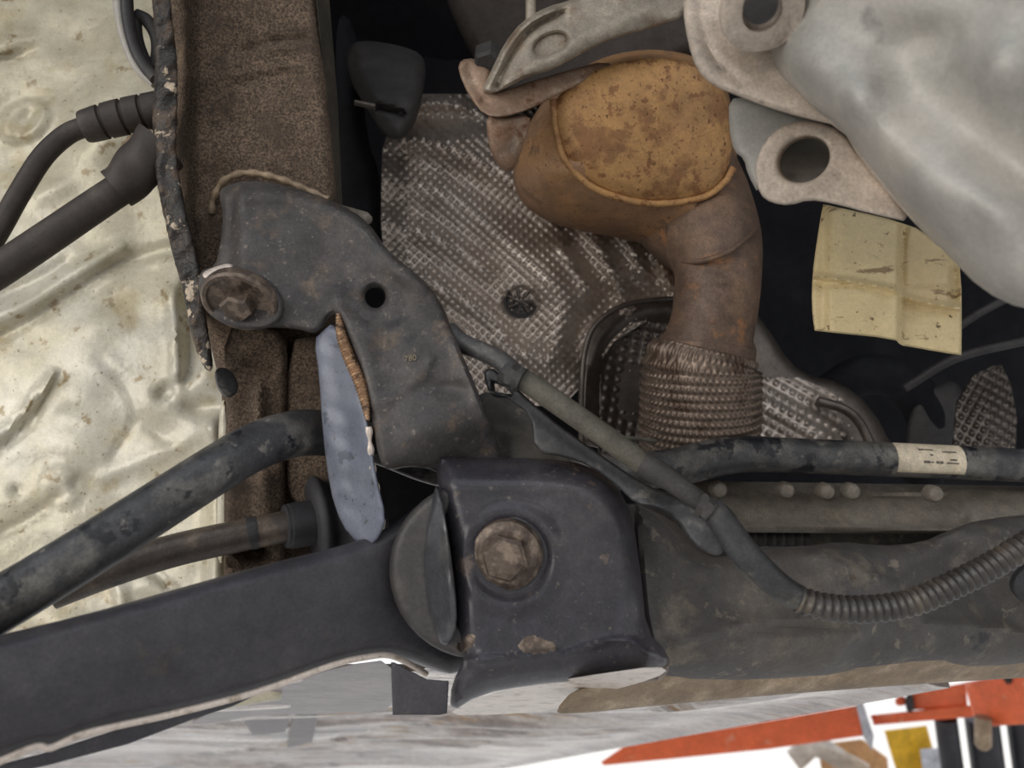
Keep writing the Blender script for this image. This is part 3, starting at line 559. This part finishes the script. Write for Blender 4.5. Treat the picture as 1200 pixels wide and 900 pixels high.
lathe('flange_nut', P(572, 72, .512), -FWD*.6-UP*.75, [(-.008, .0105), (.004, .0105), (.006, .0085)], m_dark2, cl, n=6)
lathe('stud', P(622, 6, .51), UP, [(-.01, .0035), (.012, .0035), (.014, .0025)], m_clamp, cl, n=16)
relief('rear_manifold', [(510, -40), (560, -40), (640, -40), (800, -40), (840, 60), (700, 100), (600, 130), (556, 72), (530, 20)], plane3((520, 0, .66), (800, 0, .62), (640, 120, .62)), M('shaded_manifold', lin(66, 59, 55), .8, .0, [(14, .5, .7, lin(54, 48, 46))], [(60, .3, .002)]), cl, edge=(25, .02), step=10, thick=.05)  # manifold colour darkened to stand for the shadow under the flange arm

# ------------------------------------------------------------------ gearbox casting, near camera
gb = thing('gearbox_casting', 'pale cast aluminium gearbox housing with drilled lug close to camera', 'gearbox', P(1000, 260, .36))
relief('mount_plate', [(800, -60), (800, 10), (806, 50), (816, 82), (834, 100), (868, 114), (900, 126), (940, 138), (985, 148), (1010, 190), (1060, 250), (1110, 300), (1120, 280), (1040, -60)],
    plane3((810, 60, .36), (980, 140, .355), (1100, 280, .34)), m_cast2, gb, edge=(10, .007), step=6, thick=.03, it=1, feats=[ridge([(818, -30), (822, 30), (836, 70), (870, 98)], 5, -.0025), ridge([(845, -30), (848, 20), (862, 40), (900, 42)], 6, .004), mound(890, 85, 24, 16, -.0015, 20)])
relief('housing', [(930, -80), (926, -10), (912, 20), (898, 46), (906, 84), (940, 116), (985, 150), (1012, 186), (1062, 248), (1110, 298), (1150, 340), (1200, 364), (1300, 372), (1480, 360), (1480, -80)],
    plane3((930, 60, .335), (1100, 280, .30), (1200, 0, .26)), m_cast, gb, edge=(46, .03), step=10, thick=.05, it=1, feats=[ridge([(960, 80), (1050, 170), (1150, 250), (1250, 330)], 40, .008), ridge([(1050, 60), (1160, 160), (1300, 300)], 50, -.009), mound(1090, 45, 36, 20, -.006), mound(1170, 80, 46, 46, .008), mound(1010, 110, 26, 40, .006), mound(1170, 240, 60, 30, .01, 30), rough_noise(50, .002, 21)])
tube('boss', [(905, -30, .352), (896, 0, .342), (892, 12, .335)], [.019, .0188, .0178], m_cast2, gb, seg=36, rows=14, rfun=lambda s, th: np.ones_like(th))
lathe('boss_face', P(892, 12, .333), -FWD*.75-UP*.66, [(-.004, .0175), (.001, .0172), (.002, .0155), (.002, .0085), (-.006, .008), (-.008, .002)], m_cast2, gb, n=36)
lathe('boss_bore_shade', P(892, 8, .328), -FWD*.75-UP*.66, [(-.006, .0072), (.0, .0072)], m_dark2, gb, n=24)  # dark disc painted in for the shaded hole of the boss
# drilled lug: cylinder wall, ring face with through hole
lug = [(884, 200), (890, 176), (905, 155), (928, 143), (955, 142), (985, 152), (1010, 186), (1040, 222), (1072, 262), (1020, 250), (975, 238), (948, 234), (925, 241), (904, 238), (890, 228)]
relief('lug', lug, plane3((900, 190, .372), (980, 170, .368), (1050, 250, .36)), m_cast2, gb, edge=(5, .003), step=4, thick=.028, it=1, holes=[ell(942, 187, 32, 26, -28, 36)], sharp=50)
relief('lug_barrel', [(854, 116), (875, 114), (940, 136), (985, 150), (930, 160), (895, 190), (890, 230), (876, 204), (872, 186), (860, 178), (854, 150)], plane3((856, 140, .415), (930, 150, .395), (885, 220, .395)), m_cast, gb, edge=(8, .006), step=5, thick=.03, it=1)
relief('bore_wall', ell(940, 190, 38, 34, -28), plane3((900, 190, .40), (980, 180, .41), (940, 220, .388)), m_cast, gb, edge=(3, .002), step=5, thick=.01, it=0)

# ------------------------------------------------------------------ cream cover
cv = relief('plastic_cover', [(964, 240), (966, 239), (1066, 262), (1096, 282), (1118, 304), (1127, 316), (1127, 414), (1126, 417), (1064, 406), (1056, 405), (1048, 397), (956, 388), (954, 387), (951, 356), (952, 322), (956, 290)],
    plane3((960, 300, .455), (1050, 340, .445), (1000, 390, .44)), m_cover, None, edge=(4, .003), step=3, thick=.006, it=1, feats=[
    slope((1050, 0), (1060, 0), .012), ridge([(950, 322), (1000, 330), (1048, 338), (1064, 351), (1128, 362)], 3, .006, 1), slope((0, 330), (0, 342), -.003), ridge([(1062, 262), (1056, 290), (1056, 335)], 4, -.003), slope((976, 0), (962, 0), .006), ridge([(1120, 318), (1119, 350)], 6, -.006)])
tag(cv, 'cream plastic cover with dark grime hanging below the gearbox casting', 'cover')

# ------------------------------------------------------------------ steering rack
rk = thing('steering_rack', 'dusty grey steering rack housing with round rivets along its top', 'steering rack', P(1000, 625, .55))
rp_ = plane3((830, 600, .555), (1200, 600, .575), (1000, 625, .55))
relief('housing', [(800, 566), (840, 564), (1240, 570), (1240, 626), (1150, 626), (1000, 625), (880, 624), (820, 620)], rp_, m_rack, rk, edge=(7, .006), step=5, thick=.04, it=0, feats=[ridge([(800, 579), (1000, 580), (1240, 585)], 2.6, -.004, 0), ridge([(820, 617), (1000, 618), (1240, 622)], 5, .006, 0), slope((0, 582), (0, 568), .006), mound(1128, 604, 6, 10, .004), mound(1136, 612, 14, 5, -.004)])
for x, y in [(842, 574), (921, 575), (968, 576), (998, 576), (1095, 579)]:
    lathe('rivet', P(x, y, .55), -FWD, [(-.006, .0062), (.001, .006), (.003, .0045), (.0038, .002)], m_rack, rk, n=20)
relief('rear_cover', [(560, 590), (800, 590), (820, 618), (1300, 620), (1300, 700), (560, 700)], .60, m_sub2, rk, edge=(5, .004), step=14, thick=.02, it=0)
tube('ribbed_bellow', [(868, 632, .565), (900, 633, .566), (945, 634, .568)], .0075, m_dark, rk, seg=20, rows=60, rfun=lambda s, th: 1+.2*np.sin(s/.0011))

# ------------------------------------------------------------------ wiring harness and its carrier
cr = relief('harness_carrier', [(566, 438), (570, 431), (582, 433), (640, 487), (700, 530), (760, 571), (800, 583), (838, 606), (853, 634), (848, 648), (836, 652), (812, 638), (792, 606), (765, 592), (746, 592), (722, 568), (690, 545), (660, 535), (626, 530), (622, 486), (600, 470), (590, 464), (574, 464)],
    plane3((570, 440, .425), (840, 640, .40), (640, 520, .415)), m_plas, None, edge=(4, .003), step=5, thick=.012, it=1, holes=[[(576, 446), (590, 452), (600, 462), (590, 461), (577, 458)]],
    feats=[ridge([(600, 462), (700, 540), (790, 590)], 7, -.002), slope((800, 600), (835, 625), -.006), ridge([(760, 594), (800, 590), (825, 604)], 8, .004)])
tag(cr, 'grey-black plastic carrier strip holding the taped wiring beside the bracket', 'bracket')
wh = thing('wiring_harness', 'taped wiring harness turning into a corrugated black conduit', 'wiring', P(940, 700, .4))
tube('flat_lead', [(525, 388, .44), (542, 402, .436), (565, 412, .43), (588, 424, .426), (606, 442, .422)], [.006, .0055, .0055, .0055, .0062], m_plas, wh, seg=16, flat=(1, 1))
tube('taped_sleeve', [(602, 440, .42), (612, 444, .416), (650, 470, .413), (700, 505, .41), (735, 530, .408), (756, 546, .406)], [.0045, .006, .0062, .0062, .0062, .006], m_wire, wh, seg=20)
tube('clip', [(592, 434, .415), (600, 440, .4135), (612, 446, .412)], .0068, m_dark, wh, seg=10, rows=10, rfun=lambda s, th: 1+.12*np.sin(5*th+s*900))
tube('black_lead', [(752, 543, .406), (768, 552, .404), (790, 566, .402), (820, 588, .40), (836, 602, .398)], [.0068, .0066, .0058, .0052, .005], m_dark, wh, seg=18)
tube('clip', [(818, 590, .396), (826, 594, .395), (834, 600, .394)], .0062, m_dark, wh, seg=10, rows=10, rfun=lambda s, th: 1+.14*np.sin(5*th+s*900))
tube('smooth_conduit', [(832, 594, .398), (846, 610, .396), (866, 640, .394), (890, 666, .393), (915, 688, .392), (938, 702, .392)], [.0062, .0072, .0076, .0074, .007, .0064], m_plas, wh, seg=22)
tube('corrugated_conduit', [(934, 701, .392), (960, 710, .392), (1000, 714, .394), (1045, 711, .397), (1080, 702, .40), (1120, 684, .404), (1160, 664, .408), (1210, 634, .412), (1250, 610, .415)], .0064, m_cond, wh, seg=24, rows=420, sharp=60, rfun=lambda s, th: 1+.13*np.sin(s/.00072))
tube('thin_lead', [(720, 512, .56), (745, 514, .56), (775, 518, .56), (805, 527, .558)], .0016, m_wire, wh, seg=10)

# ------------------------------------------------------------------ engine bay items
cp = relief('motor_cap', [(404, 60), (420, 45), (480, 55), (500, 70), (497, 105), (486, 150), (470, 166), (450, 160), (432, 130), (412, 100)], plane3((410, 80, .60), (500, 80, .60), (460, 160, .57)), m_dark, None, edge=(22, .02), step=5, thick=.05, it=2, feats=[ridge([(444, 126), (462, 131), (472, 134)], 4, -.01), ridge([(440, 112), (480, 122)], 16, .006)])
tag(cp, 'rounded dark plastic cap with a slot beside the frame rail', 'cap')
pin = tube('locating_pin', [(416, 120, .565), (440, 125, .565)], .0022, m_shield2, None, seg=12); tag(pin, 'small grey metal pin against the dark plastic cap', 'pin')
bt = lathe('stud_tip', P(428, 256, .52), -FWD*.6-UP*.3+RIGHT*.7, [(-.03, .0045), (.0, .0045), (.004, .003), (.005, .001)], m_rack, None, n=20); tag(bt, 'small pale stud end poking out behind the bracket tower', 'bolt')
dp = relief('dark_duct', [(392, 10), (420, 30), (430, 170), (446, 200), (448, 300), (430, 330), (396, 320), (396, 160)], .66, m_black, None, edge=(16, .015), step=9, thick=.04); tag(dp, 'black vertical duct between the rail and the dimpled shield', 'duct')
dh = tube('coolant_hose', [(1080, 560, .78), (1090, 500, .76), (1060, 450, .76), (1010, 440, .77), (960, 470, .79)], .02, m_black, None, seg=24); tag(dh, 'dim black hose looping below the cream cover', 'hose')
dl = tube('metal_line', [(1060, 455, .72), (1120, 420, .71), (1200, 400, .70), (1300, 380, .70)], .004, m_dark2, None, seg=12); tag(dl, 'thin dark metal line running right behind the cream cover', 'pipe')
dl = tube('metal_line', [(1120, 385, .70), (1160, 360, .69), (1260, 310, .68)], .0035, m_dark2, None, seg=12); tag(dl, 'thin dark metal line emerging from under the gearbox casting', 'pipe')
sp = embossed('ribbed_shield', [(1172, 425), (1140, 440), (1122, 470), (1115, 540)], [(1172, 425), (1185, 450), (1192, 490), (1190, 540)], 428, 536, plane3((1130, 500, .66), (1190, 480, .67), (1150, 530, .65)), [mound(1155, 490, 22, 40, .012)], m_shield2, None, pitch=10, amp=.002, px=1.5, ang=30)
tag(sp, 'small dark dimpled shield above the right end of the stabilizer bar', 'heat shield')
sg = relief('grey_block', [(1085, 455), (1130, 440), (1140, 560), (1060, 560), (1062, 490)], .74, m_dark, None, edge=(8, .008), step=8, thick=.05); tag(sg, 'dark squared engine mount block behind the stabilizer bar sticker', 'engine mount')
rb = relief('frame_bush', [(1180, 690), (1188, 668), (1210, 655), (1240, 660), (1240, 720), (1205, 712)], .47, m_rubber, None, edge=(10, .008), step=5, thick=.03); tag(rb, 'black rubber bush at the right frame edge under the conduit', 'bush')

# ------------------------------------------------------------------ undertray (horizontal, receding towards the open side)
ut = thing('undertray', 'blurred silver ribbed undertray receding below the subframe', 'undertray', (0, 1.0, CAM[2]+.08))
gu = np.linspace(0, 1, 240); gy = np.r_[np.linspace(.63, 1.5, 150), np.linspace(1.52, 3.0, 50)]; U, Y = np.meshgrid(gu, gy); XR = .345-.264*(Y-.6); X = -1.6+(XR+1.6)*U; Y = Y-.12*np.clip((.08-X)/.15, 0, 1)*np.clip((1.0-Y)/.37, 0, 1)
q = Y+.10*X
E = 1-np.exp(-((XR-X)/.12)**2)
Z = CAM[2]+.088+E*.006*np.sin(q/.05)*np.clip(np.sin(q/.17+1)*3, 0, 1)-E*.010*np.exp(-((q-.80)/.018)**2)-E*.012*np.exp(-((q-1.02)/.03)**2)+E*.003*np.sin(X/.07+3*Y)-.006*np.exp(-((XR-X)/.02)**2)
Z = Z+E*(.005*np.sin(q/.021+2*np.sin(X*5))*(np.sin(X*9+Y*7) > 0)-.016*np.clip(np.sin(q/.31+.6)*8, -1, 1)*.5)
V = np.stack([X, Y, Z], -1)
grid('tray_sheet', V[::-1], m_tray, ut, thick=.004, nrm=(0, 0, 1), sharp=60)
relief('splash_panel', [(215, 852), (260, 826), (330, 804), (400, 780), (462, 772), (470, 830), (400, 836), (300, 838), (250, 848)], hplane(.074), m_violet, ut, edge=(2, .001), step=6, thick=.004, it=1)
for pts in ([(280, 836), (342, 833), (334, 858), (296, 862)], [(345, 834), (374, 833), (366, 870), (336, 877)]):
    relief('louver', pts, hplane(.080), m_louver, ut, edge=(3, .01), step=5, thick=.03, it=0)

# ------------------------------------------------------------------ garage beyond: two-post lift and clutter
lift = thing('car_lift', 'orange car lift beam crossing below the undertray', 'car lift', P(860, 870, 1.7))
relief('main_beam', [(704, 893), (735, 872), (830, 857), (1006, 826), (1014, 862), (900, 878), (780, 890), (708, 897)], plane3((700, 880, 1.9), (1010, 840, 1.75), (800, 885, 1.85)), m_orange, lift, edge=(3, .004), step=12, thick=.1, it=0)
relief('end_plate', [(1003, 824), (1011, 822), (1024, 862), (1022, 880), (1012, 864)], 1.74, m_white, lift, edge=(2, .003), step=5, thick=.02, it=0)
relief('inner_tube', [(1020, 838), (1140, 826), (1142, 840), (1024, 850)], plane3((1020, 840, 1.78), (1140, 830, 1.68), (1080, 845, 1.73)), m_orange, lift, edge=(3, .004), step=8, thick=.08, it=0)
relief('bracket_block', [(1068, 812), (1132, 800), (1134, 830), (1070, 832)], plane3((1070, 815, 1.75), (1130, 805, 1.7), (1100, 830, 1.72)), m_orange, lift, edge=(3, .004), step=8, thick=.09, it=0)
relief('knob', [(1048, 818), (1060, 814), (1064, 826), (1050, 828)], 1.74, m_orange, lift, edge=(3, .004), step=5, thick=.03)
relief('hinge', [(1060, 815), (1070, 812), (1072, 834), (1062, 836)], 1.73, m_dark2, lift, edge=(2, .003), step=5, thick=.03)
l2 = thing('car_lift', 'pinkish orange lift beam end at the right edge of the frame', 'car lift', P(1170, 840, 1.4))
relief('main_beam', [(1130, 800), (1240, 778), (1240, 846), (1150, 852), (1140, 838)], plane3((1130, 810, 1.45), (1230, 800, 1.3), (1180, 850, 1.38)), m_orange, l2, edge=(5, .006), step=8, thick=.12, it=0)
relief('top_bracket', [(1175, 795), (1200, 778), (1240, 770), (1240, 790), (1180, 802)], 1.36, m_dark2, l2, edge=(3, .004), step=6, thick=.05, it=0)
lathe('pin', P(1152, 860, 1.4), -UP, [(-.03, .014), (.02, .014), (.028, .008)], m_lip, l2, n=20)
for i, (xa, xb_, wd, lab) in enumerate([(1108, 1124, .024, 'thin black pad post left of the three under the lift arm'), (1150, 1166, .035, 'thick black shiny post between the thin posts under the lift arm'), (1196, 1212, .03, 'black post at the right edge under the lift arm')]):
    a = P(xa, 842, 1.75); b = P(xb_, 960, 1.75)
    o = tubeW('lift_post', [a, (a+b)/2, b], wd, m_tyre, None, seg=28); tag(o, lab, 'post', 'black posts under the lift')
yp = relief('yellow_sign', [(1036, 856), (1086, 850), (1094, 880), (1100, 930), (1062, 940), (1046, 890)], 2.3, m_yellow, None, edge=(2, .003), step=8, thick=.03, it=0); tag(yp, 'yellow upright board behind the orange lift arm', 'board')
wp = relief('white_board', [(1078, 878), (1104, 876), (1112, 940), (1086, 940)], 2.25, m_white, None, edge=(2, .003), step=8, thick=.02, it=0); tag(wp, 'pale grey board leaning in front of the yellow board', 'board')
cb = relief('cardboard_box', [(958, 872), (1010, 866), (1040, 888), (1044, 930), (985, 940), (962, 900)], 2.6, m_card, None, edge=(2, .003), step=8, thick=.25, it=0); tag(cb, 'tan cardboard box standing beyond the lift arm', 'box')
rg = tube('rag_bundle', [(930, 892, 2.5), (955, 876, 2.5), (985, 888, 2.5), (1010, 905, 2.5)], .03, m_cast2, None, seg=14, rows=30, rfun=lambda s, th: 1+.25*np.sin(3*th+s*20)); tag(rg, 'crumpled pale cloth bundle beside the cardboard box', 'cloth')

# stamped digits on the bracket tower
def text(name, s, x, y, d, size, m, parent, rot=0):
    cu = bpy.data.curves.new(name, 'FONT'); cu.body = s; cu.size = size; cu.extrude = .0002; cu.align_x = 'CENTER'; cu.align_y = 'CENTER'
    o = bpy.data.objects.new(name, cu); COL.objects.link(o)
    dg = bpy.context.evaluated_depsgraph_get(); me = bpy.data.meshes.new_from_object(o.evaluated_get(dg)); bpy.data.objects.remove(o)
    me.materials.clear(); me.materials.append(m)
    e = 1.5; b = lambda a, c: P(*on(towerd, [(a, c)], d)[0])
    c0_ = b(x, y); u = b(x+e, y+e*math.tan(rot))-c0_; u /= np.linalg.norm(u); v = b(x-e*math.tan(rot), y-e)-c0_; v -= u*(v@u); v /= np.linalg.norm(v)
    n = np.cross(u, v); Mx = Matrix([[u[0], v[0], n[0], c0_[0]], [u[1], v[1], n[1], c0_[1]], [u[2], v[2], n[2], c0_[2]], [0, 0, 0, 1]])
    me.transform(Matrix.Translation(Vector(-OFF[parent])) @ Mx)
    o = bpy.data.objects.new(name, me); COL.objects.link(o); o.parent = parent; OFF[o] = OFF[parent]; return o
text('stamped_number', '780', 481, 420, -.0006, .0045, m_stamp, tower, -.12)
